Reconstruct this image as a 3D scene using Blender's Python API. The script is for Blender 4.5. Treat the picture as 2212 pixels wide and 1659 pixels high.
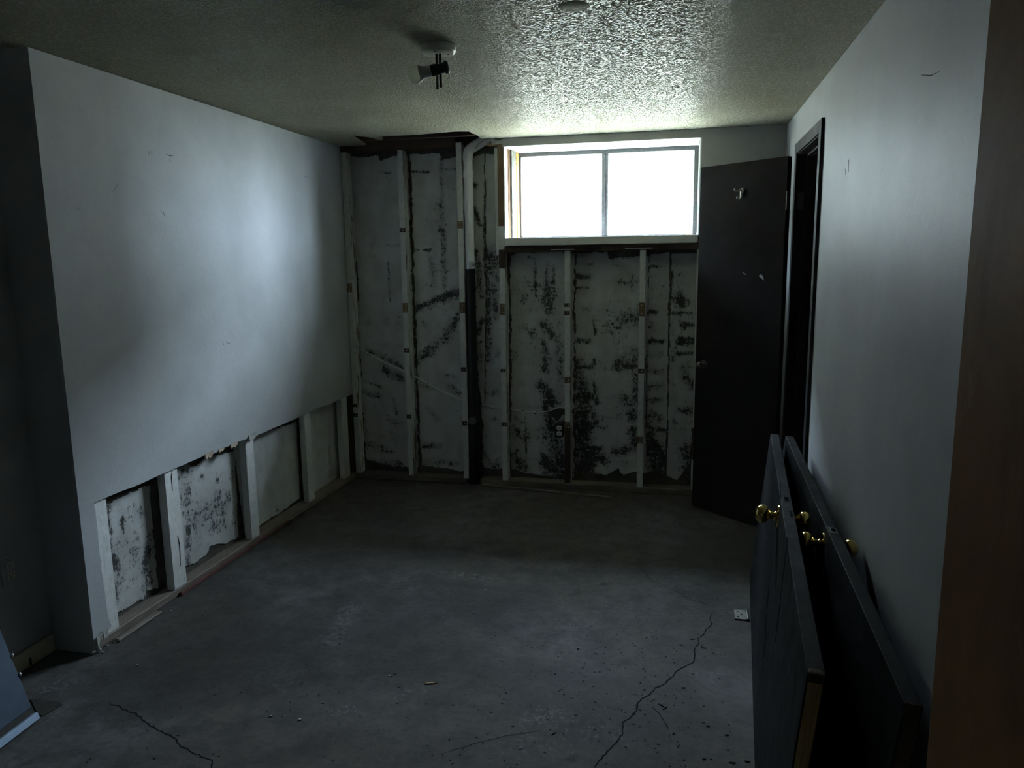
import bpy, bmesh, math, random
import numpy as np
from mathutils import Matrix, Vector

for o in list(bpy.data.objects):
    bpy.data.objects.remove(o)
scene = bpy.context.scene
col = scene.collection
random.seed(7)

# ------------------------------------------------------------------ camera
CAM = np.array([2.2336, -4.8269, 1.5190])
YAW, PITCH, ROLL, FPX = -0.22169, -0.16352, -0.01328, 1633.66
def cam_axes():
    cy, sy = math.cos(YAW), math.sin(YAW); cp, sp = math.cos(PITCH), math.sin(PITCH)
    cr, sr = math.cos(ROLL), math.sin(ROLL)
    f = np.array([sy*cp, cy*cp, sp]); r0 = np.array([cy, -sy, 0.]); u0 = np.cross(r0, f)
    return cr*r0 + sr*u0, -sr*r0 + cr*u0, f
RX, UX, FX = cam_axes()
cam_data = bpy.data.cameras.new('camera')
cam = bpy.data.objects.new('camera', cam_data); col.objects.link(cam)
m = Matrix.Identity(4)
for i in range(3):
    m[i][0], m[i][1], m[i][2], m[i][3] = RX[i], UX[i], -FX[i], CAM[i]
cam.matrix_world = m
cam_data.sensor_width = 36.0
cam_data.lens = FPX * 36.0 / 2212.0
cam_data.clip_start = 0.02
scene.camera = cam

# ------------------------------------------------------------------ world, light, exposure
W_SKY = 36.0
world = bpy.data.worlds.new('overcast_sky'); scene.world = world
world.use_nodes = True
bg = world.node_tree.nodes['Background']
bg.inputs[0].default_value = (0.66, 0.795, 1.0, 1)
bg.inputs[1].default_value = W_SKY
pl = bpy.data.lights.new('window_portal', 'AREA'); pl.shape = 'RECTANGLE'
pl.size, pl.size_y = 1.18, 0.61
pl.cycles.is_portal = True
po = bpy.data.objects.new('window_portal', pl); col.objects.link(po)
po.location = (1.7275, 0.298, 1.92); po.rotation_euler = (-math.pi/2, 0, 0)
vs = scene.view_settings
vs.view_transform = 'Standard'; vs.look = 'None'; vs.gamma = 1.0; vs.use_curve_mapping = False
vs.exposure = 1.8
sun = bpy.data.lights.new('added_sun_offscreen', 'SUN'); sun.energy = 14.0; sun.angle = .05; sun.color = (1.0, .95, .86)  # added sun, unseen; brightens the ground outside so its bounce lights the ceiling
suno = bpy.data.objects.new('added_sun_offscreen', sun); col.objects.link(suno); suno.rotation_euler = Vector((-.69, .12, -.70)).to_track_quat('-Z', 'Y').to_euler()
scene.cycles.max_bounces = 16; scene.cycles.diffuse_bounces = 10; scene.cycles.glossy_bounces = 6

# ------------------------------------------------------------------ helpers
def ray(px, py): return FX*FPX + RX*(px-1106) + UX*(829.5-py)
def hit(px, py, ax, v):
    d = ray(px, py); return CAM + d*((v-CAM[ax])/d[ax])
def onx(px, py, v=0.): return hit(px, py, 0, v)
def ony(px, py, v=0.): return hit(px, py, 1, v)
def onz(px, py, v=0.): return hit(px, py, 2, v)
def onplane(px, py, p, n):
    d = ray(px, py); p = np.array(p); n = np.array(n)
    return CAM + d*(((p-CAM)@n)/(d@n))

def link(o, parent=None):
    col.objects.link(o)
    if parent is not None:
        o.parent = parent
    return o
def tag(o, label=None, cat=None, group=None, kind=None):
    if label: o['label'] = label
    if cat: o['category'] = cat
    if group: o['group'] = group
    if kind: o['kind'] = kind
    return o
def empty(name, loc=(0, 0, 0), mat=None):
    o = bpy.data.objects.new(name, None); o.empty_display_size = 0.1
    col.objects.link(o)
    if mat is not None: o.matrix_world = mat
    else: o.location = loc
    return o
def mesh(name, v, f, mat, parent=None, smooth=False):
    me = bpy.data.meshes.new(name)
    me.from_pydata([tuple(map(float, p)) for p in v], [], f); me.update()
    if mat: me.materials.append(mat)
    o = bpy.data.objects.new(name, me); link(o, parent)
    if smooth:
        me.shade_smooth()
    return o
def frombm(name, bm, mat, parent=None, smooth=False):
    bmesh.ops.recalc_face_normals(bm, faces=bm.faces)
    me = bpy.data.meshes.new(name); bm.to_mesh(me); bm.free()
    for mm in (mat if isinstance(mat, (list, tuple)) else [mat]):
        me.materials.append(mm)
    o = bpy.data.objects.new(name, me); link(o, parent)
    if smooth: me.shade_smooth()
    return o
def bm_box(bm, lo, hi, bev=0., mi=0, jit=0.):
    vs_ = []
    for z in (lo[2], hi[2]):
        for x, y in ((lo[0], lo[1]), (hi[0], lo[1]), (hi[0], hi[1]), (lo[0], hi[1])):
            vs_.append(bm.verts.new((x+random.uniform(-jit, jit), y+random.uniform(-jit, jit), z)))
    fs = []
    for q in ((3, 2, 1, 0), (4, 5, 6, 7), (0, 1, 5, 4), (1, 2, 6, 5), (2, 3, 7, 6), (3, 0, 4, 7)):
        f = bm.faces.new([vs_[i] for i in q]); f.material_index = mi; fs.append(f)
    if bev > 0:
        es = list({e for f in fs for e in f.edges})
        bmesh.ops.bevel(bm, geom=es, offset=bev, segments=1, affect='EDGES', profile=0.5)
def box(name, lo, hi, mat, parent=None, bev=0., jit=0.):
    bm = bmesh.new(); bm_box(bm, lo, hi, bev, 0, jit)
    return frombm(name, bm, mat, parent)
def bm_lathe(bm, prof, axis=(0, 0, 1), org=(0, 0, 0), n=24, mi=0):
    """prof: list of (r, h)"""
    a = Vector(axis).normalized()
    t = Vector((1, 0, 0)) if abs(a.x) < .9 else Vector((0, 1, 0))
    b = a.cross(t).normalized(); c = a.cross(b)
    org = Vector(org); rings = []
    for r, h in prof:
        if r < 1e-6:
            rings.append([bm.verts.new(org+a*h)])
        else:
            rings.append([bm.verts.new(org+a*h+(b*math.cos(2*math.pi*k/n)+c*math.sin(2*math.pi*k/n))*r) for k in range(n)])
    for A, B in zip(rings, rings[1:]):
        for k in range(n):
            k2 = (k+1) % n
            if len(A) == 1 and len(B) == 1: continue
            if len(A) == 1: f = bm.faces.new((A[0], B[k], B[k2]))
            elif len(B) == 1: f = bm.faces.new((A[k], B[0], A[k2]))
            else: f = bm.faces.new((A[k], B[k], B[k2], A[k2]))
            f.material_index = mi
def lathe(name, prof, mat, parent=None, axis=(0, 0, 1), org=(0, 0, 0), n=24, smooth=True):
    bm = bmesh.new(); bm_lathe(bm, prof, axis, org, n)
    o = frombm(name, bm, mat, parent, smooth)
    if smooth: autosmooth(o)
    return o
def autosmooth(o, ang=40):
    me = o.data
    bm = bmesh.new(); bm.from_mesh(me)
    for e in bm.edges:
        if len(e.link_faces) == 2 and e.calc_face_angle(0) > math.radians(ang): e.smooth = False
    bm.to_mesh(me); bm.free()
def bm_tube(bm, pts, rad, n=8, mi=0, cap=True):
    pts = [Vector(p) for p in pts]
    rads = rad if isinstance(rad, (list, tuple)) else [rad]*len(pts)
    rings = []; prev = None
    for i, p in enumerate(pts):
        d = (pts[min(i+1, len(pts)-1)] - pts[max(i-1, 0)]).normalized()
        if prev is None:
            t = Vector((0, 0, 1)) if abs(d.z) < .9 else Vector((1, 0, 0))
            b = d.cross(t).normalized()
        else:
            b = (prev - d*prev.dot(d)).normalized()
        prev = b; c = d.cross(b)
        rings.append([bm.verts.new(p+(b*math.cos(2*math.pi*k/n)+c*math.sin(2*math.pi*k/n))*rads[i]) for k in range(n)])
    for A, B in zip(rings, rings[1:]):
        for k in range(n):
            f = bm.faces.new((A[k], A[(k+1) % n], B[(k+1) % n], B[k])); f.material_index = mi
    if cap:
        for rg in (rings[0], rings[-1]):
            f = bm.faces.new(rg); f.material_index = mi
def tube(name, pts, rad, mat, parent=None, n=12):
    bm = bmesh.new(); bm_tube(bm, pts, rad, n)
    o = frombm(name, bm, mat, parent, True); autosmooth(o)
    return o
def prism(name, outline, mapf, d, mat, parent=None):
    """flat outline [(a,b)] mapped by mapf(a,b,t) with t in (0,d): a sheet of real thickness"""
    bm = bmesh.new()
    A = [bm.verts.new(mapf(a, b, 0.)) for a, b in outline]
    B = [bm.verts.new(mapf(a, b, d)) for a, b in outline]
    bm.faces.new(A); bm.faces.new(B[::-1])
    n = len(A)
    for k in range(n):
        bm.faces.new((A[k], B[k], B[(k+1) % n], A[(k+1) % n]))
    bm.normal_update()
    bmesh.ops.triangulate(bm, faces=[f for f in bm.faces if len(f.verts) > 4], ngon_method='EAR_CLIP')
    return frombm(name, bm, mat, parent)
def rough_line(pts, step, amp):
    """subdivide a polyline and jitter it"""
    out = []
    for (a, b), (c, d) in zip(pts, pts[1:]):
        L = math.hypot(c-a, d-b); n = max(1, int(L/step))
        for k in range(n):
            t = k/n; j = amp if 0 < k else amp*.3
            out.append((a+(c-a)*t+random.uniform(-j, j), b+(d-b)*t+random.uniform(-j, j)))
    out.append(pts[-1])
    return out

# ---- numpy noise
def vnoise(x, y, seed=0):
    xi = np.floor(x).astype(np.int64); yi = np.floor(y).astype(np.int64)
    fx = x-xi; fy = y-yi; fx = fx*fx*(3-2*fx); fy = fy*fy*(3-2*fy)
    def h(a, b):
        n = (a*374761393 + b*668265263 + seed*974711) & 0xffffffff
        n = ((n ^ (n >> 13))*1274126177) & 0xffffffff
        return ((n ^ (n >> 16)) & 0xffff)/65535.
    return (h(xi, yi)*(1-fx)+h(xi+1, yi)*fx)*(1-fy)+(h(xi, yi+1)*(1-fx)+h(xi+1, yi+1)*fx)*fy
def fbm(x, y, seed=0, o=4):
    s = 0; a = .5; t = 0
    for k in range(o):
        s = s+a*vnoise(x*2**k, y*2**k, seed+k*17); t += a; a *= .5
    return s/t
def inside(px, py, poly):
    r = np.zeros(px.shape, bool); n = len(poly)
    for i in range(n):
        x0, y0 = poly[i]; x1, y1 = poly[(i+1) % n]
        c = ((y0 > py) != (y1 > py)) & (px < (x1-x0)*(py-y0)/((y1-y0) if abs(y1-y0) > 1e-12 else 1e-12)+x0)
        r ^= c
    return r
def setattr_f(me, name, vals):
    a = me.attributes.new(name, 'FLOAT', 'POINT'); a.data.foreach_set('value', np.asarray(vals, np.float32))

# ------------------------------------------------------------------ materials
class NT:
    def __init__(s, name):
        s.m = bpy.data.materials.new(name); s.m.use_nodes = True
        s.t = s.m.node_tree; s.b = s.t.nodes['Principled BSDF']; s.out = s.t.nodes['Material Output']
        s.pos = None
    def n(s, typ, **kw):
        nd = s.t.nodes.new(typ)
        for k, v in kw.items(): setattr(nd, k, v)
        return nd
    def l(s, a, b): s.t.links.new(a, b)
    def P(s, scale=(1, 1, 1)):
        tc = s.n('ShaderNodeTexCoord'); mp = s.n('ShaderNodeMapping'); mp.inputs['Scale'].default_value = scale
        s.l(tc.outputs['Object'], mp.inputs[0]); return mp.outputs[0]
    def noise(s, scale, detail=4, rough=.55, vec=None, dist=0.):
        nd = s.n('ShaderNodeTexNoise'); nd.inputs['Scale'].default_value = scale
        nd.inputs['Detail'].default_value = detail; nd.inputs['Roughness'].default_value = rough
        nd.inputs['Distortion'].default_value = dist
        s.l(vec if vec is not None else s.P(), nd.inputs['Vector']); return nd.outputs['Fac']
    def ramp(s, fac, stops):
        nd = s.n('ShaderNodeValToRGB'); e = nd.color_ramp.elements
        while len(e) < len(stops): e.new(.5)
        for q, (p, c) in zip(e, stops):
            q.position = p; q.color = (c if isinstance(c, tuple) else (c, c, c))+(1,)
        s.l(fac, nd.inputs[0]); return nd.outputs[0]
    def mix(s, fac, a, b, mode='MIX'):
        nd = s.n('ShaderNodeMix', data_type='RGBA', blend_type=mode)
        for inp, v in ((nd.inputs[0], fac), (nd.inputs[6], a), (nd.inputs[7], b)):
            if isinstance(v, (int, float)): inp.default_value = v
            elif isinstance(v, tuple): inp.default_value = v+(1,)
            else: s.l(v, inp)
        return nd.outputs[2]
    def math(s, op, a, b=0., clamp=False):
        nd = s.n('ShaderNodeMath', operation=op); nd.use_clamp = clamp
        for inp, v in ((nd.inputs[0], a), (nd.inputs[1], b)):
            if isinstance(v, (int, float)): inp.default_value = v
            else: s.l(v, inp)
        return nd.outputs[0]
    def attr(s, name):
        nd = s.n('ShaderNodeAttribute'); nd.attribute_name = name; return nd.outputs['Fac']
    def base(s, c):
        if isinstance(c, tuple): s.b.inputs['Base Color'].default_value = c+(1,)
        else: s.l(c, s.b.inputs['Base Color'])
    def set(s, rough=None, metal=None, spec=None):
        if rough is not None:
            if isinstance(rough, (int, float)): s.b.inputs['Roughness'].default_value = rough
            else: s.l(rough, s.b.inputs['Roughness'])
        if metal is not None: s.b.inputs['Metallic'].default_value = metal
        if spec is not None: s.b.inputs['Specular IOR Level'].default_value = spec
    def bump(s, h, dist, strength=1.):
        nd = s.n('ShaderNodeBump'); nd.inputs['Distance'].default_value = dist; nd.inputs['Strength'].default_value = strength
        s.l(h, nd.inputs['Height']); s.l(nd.outputs[0], s.b.inputs['Normal'])

def simple(name, c, rough=.5, metal=0., var=.15, scale=30, bump=0., spec=None):
    t = NT(name)
    if var > 0:
        n = t.noise(scale)
        t.base(t.ramp(n, [(.3, tuple(v*(1-var) for v in c)), (.7, tuple(min(1, v*(1+var)) for v in c))]))
    else: t.base(c)
    t.set(rough, metal, spec)
    if bump: t.bump(t.noise(scale*4), bump)
    return t.m

def mk_paint(name, c, rough=.42):
    t = NT(name)
    n = t.noise(3.5, 5, .6); f = t.noise(60, 3)
    a = t.ramp(n, [(.3, tuple(v*.90 for v in c)), (.7, tuple(v*1.07 for v in c))])
    t.base(t.mix(t.ramp(f, [(.35, 0.), (.75, .16)]), a, tuple(v*.72 for v in c)))
    t.set(rough, spec=.40)
    b1 = t.noise(140, 3, .5); b2 = t.noise(35, 2, .5)
    t.bump(t.math('ADD', t.math('MULTIPLY', b1, .6), t.math('MULTIPLY', b2, .9)), .0009, .7)
    return t.m
M = {}
M['paint'] = mk_paint('grey_blue_wall_paint', (.45, .458, .455), .50)

t = NT('popcorn_ceiling')
n1 = t.noise(128, 2, .5, None, .5); n2 = t.noise(260, 2, .5)
fleck = t.ramp(n1, [(.50, 0.), (.56, 1.)])
h = t.math('ADD', t.ramp(n1, [(.40, 0.), (.58, 1.)]), t.math('MULTIPLY', n2, .22))
t.base(t.ramp(t.noise(2.2, 4), [(.3, (.355, .33, .235)), (.7, (.43, .405, .30))]))
t.set(t.ramp(fleck, [(0., .85), (1., .34)]))
t.l(t.ramp(fleck, [(0., .04), (1., .36)]), t.b.inputs['Specular IOR Level']); t.bump(h, .0046, 1.)
M['ceiling'] = t.m

t = NT('mouldy_white_paint')
at = t.attr('mould')
pv = t.P((1, 1, .6))
hi = t.noise(85, 6, .75, pv); mid = t.noise(20, 6, .72, pv); sp = t.noise(190, 3, .6); st = t.noise(30, 4, .6, t.P((.35, .35, 1.6)))
s = t.math('ADD', t.math('MULTIPLY', t.math('SUBTRACT', hi, .5), 2.6), t.math('MULTIPLY', t.math('SUBTRACT', mid, .5), 2.0))
s = t.math('ADD', s, t.math('ADD', t.math('MULTIPLY', t.math('SUBTRACT', sp, .5), 1.3), t.math('MULTIPLY', t.math('SUBTRACT', st, .5), 1.2)))
soft = t.math('MULTIPLY', t.math('MULTIPLY', at, t.math('ADD', mid, .15)), .80, True)
dk = t.math('MULTIPLY', t.math('SUBTRACT', t.math('ADD', t.math('MULTIPLY', at, .9), s), .66), 3.2, True)
wn = t.ramp(t.noise(9, 5, .6, pv), [(.25, (.47, .465, .425)), (.55, (.63, .63, .605)), (.8, (.68, .69, .67))])
c1 = t.mix(soft, wn, (.20, .20, .18))
t.base(t.mix(t.math('MULTIPLY', dk, .92), c1, (.028, .028, .025)))
t.set(.62, spec=.3); t.bump(t.math('SUBTRACT', t.noise(55, 5), t.math('MULTIPLY', dk, .5)), .002, .6)
M['panel'] = t.m

t = NT('dark_masonry')
t.base(t.ramp(t.noise(14, 6, .7), [(.3, (.065, .060, .050)), (.6, (.13, .122, .10)), (.8, (.21, .195, .16))]))
t.set(.9, spec=.2); t.bump(t.noise(60, 5), .004, .8)
M['masonry'] = t.m

def mk_stud(name, bare):
    t = NT(name)
    g = t.noise(9, 6, .7, t.P((3, 3, .5)))
    paint = t.ramp(t.noise(40, 4), [(.3, (.60, .60, .56)), (.7, (.74, .74, .71))])
    wood = t.ramp(t.noise(30, 4, .6, t.P((6, 6, .3))), [(.3, (.10, .062, .034)), (.7, (.19, .125, .075))])
    t.base(t.mix(t.ramp(g, [(bare, 0.), (bare+.08, 1.)]), paint, wood))
    t.set(.7, spec=.3); t.bump(t.noise(80, 3, .5, t.P((2, 2, .2))), .001)
    return t.m
M['stud'] = mk_stud('overpainted_stud_wood', .64)
M['stud_side'] = mk_stud('stud_side_wood', .52)
def mk_wood(name, c, sc=(7, 7, .5), rough=.65, stain=.5):
    t = NT(name)
    g = t.noise(18, 5, .65, t.P(sc), 1.2)
    a = t.ramp(g, [(.3, tuple(v*.62 for v in c)), (.7, tuple(min(1, v*1.25) for v in c))])
    t.base(t.mix(t.ramp(t.noise(5, 4, .6), [(.45, 0.), (.75, stain)]), a, tuple(v*.35 for v in c)))
    t.set(rough, spec=.3); t.bump(g, .001)
    return t.m
M['wood'] = mk_wood('bare_framing_wood', (.24, .155, .09))
M['wood_dark'] = mk_wood('dark_aged_wood', (.095, .062, .042))
M['wood_x'] = mk_wood('plate_wood_along_x', (.20, .165, .13), (.5, 7, 7))
M['wood_y'] = mk_wood('plate_wood_along_y', (.25, .205, .165), (7, .5, 7))
M['wood_tan'] = mk_wood('raw_tan_wood', (.50, .33, .17), (7, .6, 7))
M['wood_orange'] = mk_wood('orange_brown_jamb_wood', (.42, .22, .12), (7, 7, .5), .6, .3)
M['joist'] = mk_wood('joist_wood', (.12, .07, .05), (.5, 7, 7))
M['white'] = simple('white_trim_paint', (.72, .73, .69), .5, 0, .06, 12, .0006)
M['soffit'] = simple('pale_soffit_paint', (.74, .80, .80), .5, 0, .05, 6)
M['foam'] = simple('orange_spray_foam', (.46, .22, .035), .9, 0, .45, 70, .006)
M['frame'] = simple('weathered_window_frame', (.07, .066, .063), .6, 0, .35, 60, .001)
M['pvc'] = simple('white_pvc', (.84, .85, .86), .35, 0, .03, 8)
M['abs'] = simple('black_pipe', (.012, .012, .012), .5, 0, .3, 20)
M['rubber'] = simple('black_rubber', (.015, .015, .015), .7, 0, .2, 30)
M['steel'] = simple('steel', (.72, .72, .70), .32, .75, .12, 60)
M['dull_metal'] = simple('dull_galvanised_metal', (.17, .165, .14), .5, .8, .3, 80)
M['brass'] = simple('polished_brass', (.62, .47, .17), .16, 1, .08, 40)
M['knob_dark'] = simple('dark_knob_metal', (.12, .10, .09), .3, 1, .2, 40)  # dark metal tone for the umber door's knobs and a latch plate
M['black_plastic'] = simple('black_plastic', (.012, .012, .012), .35, 0, .1, 20)
t = NT('opal_bulb'); t.base((.86, .85, .74)); t.set(.3)
tl = t.n('ShaderNodeBsdfTranslucent'); tl.inputs[0].default_value = (.96, .95, .84, 1); mx = t.n('ShaderNodeMixShader'); mx.inputs[0].default_value = .6
t.l(t.b.outputs[0], mx.inputs[1]); t.l(tl.outputs[0], mx.inputs[2]); t.l(mx.outputs[0], t.out.inputs[0])
M['bulb'] = t.m
M['bulb_base'] = simple('grey_bulb_collar', (.52, .52, .50), .45, 0, .03, 10)
M['enamel'] = simple('cream_enamel', (.55, .53, .44), .35, 0, .12, 20)
M['ivory'] = simple('ivory_plastic', (.62, .60, .50), .45, 0, .05, 20)
M['outlet'] = simple('white_receptacle', (.75, .75, .72), .45, 0, .05, 20)
M['beige'] = simple('beige_baseboard_paint', (.66, .60, .42), .55, 0, .12, 9, .001)
M['plaster'] = simple('pale_plaster', (.50, .485, .44), .85, 0, .2, 60, .002)
M['paper'] = simple('torn_drywall_paper', (.48, .38, .28), .9, 0, .2, 50)
M['dark_bit'] = simple('dark_splinter', (.03, .026, .02), .8, 0, .3, 60)
M['crack'] = simple('near_black_fill', (.013, .0125, .011), 1., 0, .2, 60, 0, .1)  # one even near-black for cracks, slots, holes and scratches
M['grass'] = simple('lawn_ground', (.25, .235, .165), .95, 0, .3, 5)
M['white_scuff'] = simple('white_paint_smear', (.55, .56, .57), .6, 0, .1, 60)
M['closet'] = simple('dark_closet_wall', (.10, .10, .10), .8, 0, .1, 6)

def mk_door(name, c, rough, scuff, c2, spec=.28):
    t = NT(name)
    n = t.noise(8, 5, .65, t.P((1, 1, 1)))
    a = t.ramp(n, [(.3, tuple(v*.8 for v in c)), (.7, tuple(v*1.2 for v in c))])
    sc_ = t.ramp(t.noise(26, 6, .75, t.P((.25, 2.2, 1.0))), [(.60, 0.), (.78, scuff)])
    t.base(t.mix(sc_, a, c2))
    t.set(t.ramp(t.noise(15, 4), [(.3, rough*.85), (.7, rough*1.2)]), spec=spec)
    t.bump(t.noise(90, 3), .0006, .6)
    return t.m
M['door_black'] = mk_door('black_door_paint', (.0165, .0165, .017), .6, .5, (.042, .043, .044), .12)
M['door_umber'] = mk_door('dark_umber_door_paint', (.022, .0175, .016), .6, .25, (.05, .044, .04), .10)
M['casing'] = mk_door('dark_brown_casing', (.024, .020, .017), .6, .5, (.075, .065, .05))
M['blue_panel'] = mk_door('slate_blue_panel_paint', (.075, .10, .135), .5, .3, (.11, .135, .165))
M['blue_edge'] = simple('pale_blue_strip', (.34, .44, .56), .5, 0, .08, 14)

t = NT('stained_brown_door')
g = t.noise(7, 6, .65, t.P((1, 5, .45)), .8)
a = t.ramp(g, [(.3, (.20, .092, .030)), (.7, (.34, .165, .062))])
w = t.ramp(t.noise(11, 6, .75, t.P((1, 1.4, .6))), [(.60, 0.), (.82, .5)])
t.base(t.mix(w, a, (.60, .46, .32))); t.set(.55, spec=.25); t.bump(g, .0008)
M['door_brown'] = t.m

t = NT('stained_concrete_floor')
lt = t.attr('pale'); dkf = t.attr('dark')
big = t.noise(1.3, 6, .6); fine = t.noise(45, 6, .7); mids = t.noise(9, 6, .7)
c0 = t.ramp(big, [(.3, (.066, .062, .057)), (.5, (.100, .095, .088)), (.7, (.145, .139, .133))])
c0 = t.mix(t.ramp(t.noise(.9, 3), [(.45, 0.), (.65, .55)]), c0, (.120, .098, .072))
c1 = t.mix(t.ramp(mids, [(.36, .75), (.58, 0.)]), c0, (.050, .047, .042))
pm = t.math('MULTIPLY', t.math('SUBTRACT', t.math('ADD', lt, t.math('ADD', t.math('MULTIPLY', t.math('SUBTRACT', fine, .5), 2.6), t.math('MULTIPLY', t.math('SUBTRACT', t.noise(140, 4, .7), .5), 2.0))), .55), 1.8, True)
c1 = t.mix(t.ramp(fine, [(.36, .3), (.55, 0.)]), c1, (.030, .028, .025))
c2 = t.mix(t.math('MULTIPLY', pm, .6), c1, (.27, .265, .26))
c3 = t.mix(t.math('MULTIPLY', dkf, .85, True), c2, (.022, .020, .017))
sp = t.ramp(t.noise(75, 4, .7), [(.69, 0.), (.73, 1.)])
t.base(t.mix(t.math('MULTIPLY', sp, .7), c3, (.025, .024, .022)))
t.set(t.ramp(mids, [(.3, .75), (.7, .9)]), spec=.16); t.bump(mids, .003, .4)
M['floor'] = t.m

t = NT('clear_glass')
tr = t.n('ShaderNodeBsdfTransparent'); gl = t.n('ShaderNodeBsdfGlossy'); gl.inputs['Roughness'].default_value = .02
lw = t.n('ShaderNodeLayerWeight'); lw.inputs[0].default_value = .5
fr = t.math('ADD', t.math('MULTIPLY', t.math('POWER', lw.outputs['Facing'], 5.), .9), .03); mx = t.n('ShaderNodeMixShader')
tr.inputs[0].default_value = (.94, .97, .96, 1)
t.l(fr, mx.inputs[0]); t.l(tr.outputs[0], mx.inputs[1]); t.l(gl.outputs[0], mx.inputs[2]); t.l(mx.outputs[0], t.out.inputs[0])
M['glass'] = t.m

# ------------------------------------------------------------------ dimensions
W, H = 2.807, 2.27
YJ = -2.48          # front end of the left wall
XJ = -0.19          # recessed wall nearer the camera
YB = -5.6           # rear wall
YM = 0.105          # masonry face behind the back studs
XM = -0.085         # masonry face behind the left studs
ZC = 0.60           # cut height of the left drywall

# ------------------------------------------------------------------ floor
def make_floor():
    st = .02
    xs = np.arange(-.42, 3.9, st); ys = np.arange(YB-.1, .36, st)
    X, Y = np.meshgrid(xs, ys); nx, ny = len(xs), len(ys)
    v = np.stack([X.ravel(), Y.ravel(), np.zeros(X.size)], 1)
    idx = np.arange(nx*ny).reshape(ny, nx)
    f = np.stack([idx[:-1, :-1], idx[:-1, 1:], idx[1:, 1:], idx[1:, :-1]], -1).reshape(-1, 4)
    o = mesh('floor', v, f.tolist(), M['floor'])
    pale = np.zeros(X.shape); dark = np.zeros(X.shape)
    def blob(arr, a, b, w, s):
        p = onz(*a); q = onz(*b); d = q-p; L = d[0]**2+d[1]**2+1e-9
        tt = np.clip(((X-p[0])*d[0]+(Y-p[1])*d[1])/L, 0, 1)
        dist = np.hypot(X-p[0]-tt*d[0], Y-p[1]-tt*d[1])
        wob = 1+(fbm(X*3.5, Y*3.5, 77)-.5)*1.3
        np.maximum(arr, s*np.clip(1-(dist*wob/w)**2, 0, 1)**.7, out=arr)
    for a, b, w, s in [((755, 1315), (715, 1385), .07, .75), ((700, 1425), (720, 1435), .06, .45), ((960, 1240), (1060, 1248), .06, .55),
                       ((860, 1268), (930, 1266), .05, .4), ((1150, 1555), (1200, 1545), .09, .62), ((1130, 1600), (1280, 1570), .16, .38),
                       ((860, 1500), (930, 1480), .05, .5), ((720, 1535), (760, 1530), .06, .5), ((560, 1460), (620, 1480), .10, .38),
                       ((130, 1480), (70, 1500), .09, .55), ((100, 1560), (160, 1520), .04, .5), ((560, 1235), (640, 1220), .08, .3),
                       ((820, 1420), (860, 1400), .05, .4)]:
        blob(pale, a, b, w, s)
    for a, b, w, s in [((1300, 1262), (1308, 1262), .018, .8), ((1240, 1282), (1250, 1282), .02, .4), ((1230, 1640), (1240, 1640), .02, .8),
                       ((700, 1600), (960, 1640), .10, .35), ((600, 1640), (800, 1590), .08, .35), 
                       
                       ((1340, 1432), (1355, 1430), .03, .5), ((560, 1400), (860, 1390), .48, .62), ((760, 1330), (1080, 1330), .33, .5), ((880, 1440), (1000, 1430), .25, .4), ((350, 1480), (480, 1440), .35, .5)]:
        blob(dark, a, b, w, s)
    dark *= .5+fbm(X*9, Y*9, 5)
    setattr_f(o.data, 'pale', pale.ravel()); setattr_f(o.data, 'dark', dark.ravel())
    tag(o, 'bare grey concrete floor slab with stains and long cracks', 'floor', kind='structure')
    return o
floor = make_floor()
def crack(pts, w, parent, jit=.004, z=.0008):
    P = [onz(*p)[:2] for p in pts]; L = []
    for a, b in zip(P, P[1:]):
        n = max(1, int(np.hypot(*(b-a))/.012))
        for k in range(n): L.append(a+(b-a)*k/n+np.random.uniform(-jit, jit, 2))
    L.append(P[-1]); v = []; f = []
    for i, p in enumerate(L):
        d = L[min(i+1, len(L)-1)]-L[max(i-1, 0)]; d = d/np.hypot(*d); nrm = np.array([-d[1], d[0]])
        ww = w*np.random.uniform(.5, 1.3)*(min(1, i/6+.2) if i < 6 else 1)
        v += [tuple(p+nrm*ww/2)+(z,), tuple(p-nrm*ww/2)+(z,)]
        if i: f.append((2*i-2, 2*i-1, 2*i+1, 2*i))
    return mesh('crack', v, f, M['crack'], parent)
np.random.seed(3)
C1 = [(1539, 1322), (1534, 1340), (1539, 1349), (1526, 1359), (1519, 1371), (1508, 1379), (1510, 1388), (1499, 1405), (1501, 1417), (1500, 1429),
      (1483, 1437), (1464, 1449), (1456, 1458), (1440, 1471), (1436, 1478), (1416, 1486), (1404, 1500), (1391, 1507), (1378, 1517), (1376, 1530),
      (1371, 1540), (1361, 1552), (1345, 1560), (1344, 1586), (1325, 1610), (1299, 1638), (1282, 1658), (1240, 1710), (1200, 1790)]
crack(C1, .0048, floor, .003)
crack([(1385, 1228), (1405, 1252), (1440, 1266), (1495, 1296), (1525, 1305), (1528, 1312)], .0022, floor, .003)
crack([(1539, 1322), (1560, 1318), (1590, 1316)], .002, floor, .002)
crack([(1410, 1525), (1428, 1548), (1440, 1568), (1444, 1575)], .003, floor, .002)
crack([(236, 1516), (300, 1548), (335, 1574), (365, 1587), (395, 1612), (429, 1630), (451, 1638), (459, 1657), (470, 1700)], .004, floor, .006)
crack([(945, 1630), (1022, 1608), (1095, 1589), (1160, 1580)], .0016, floor, .003)

# ------------------------------------------------------------------ ground outside, upper floor
g = mesh('ground', [(-14, .30, 1.42), (18, .30, 1.42), (18, 40, 1.42), (-14, 40, 1.42)], [(0, 1, 2, 3)], M['grass'])
tag(g, 'bright lawn at ground level outside the basement window', 'ground', kind='structure')

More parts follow.
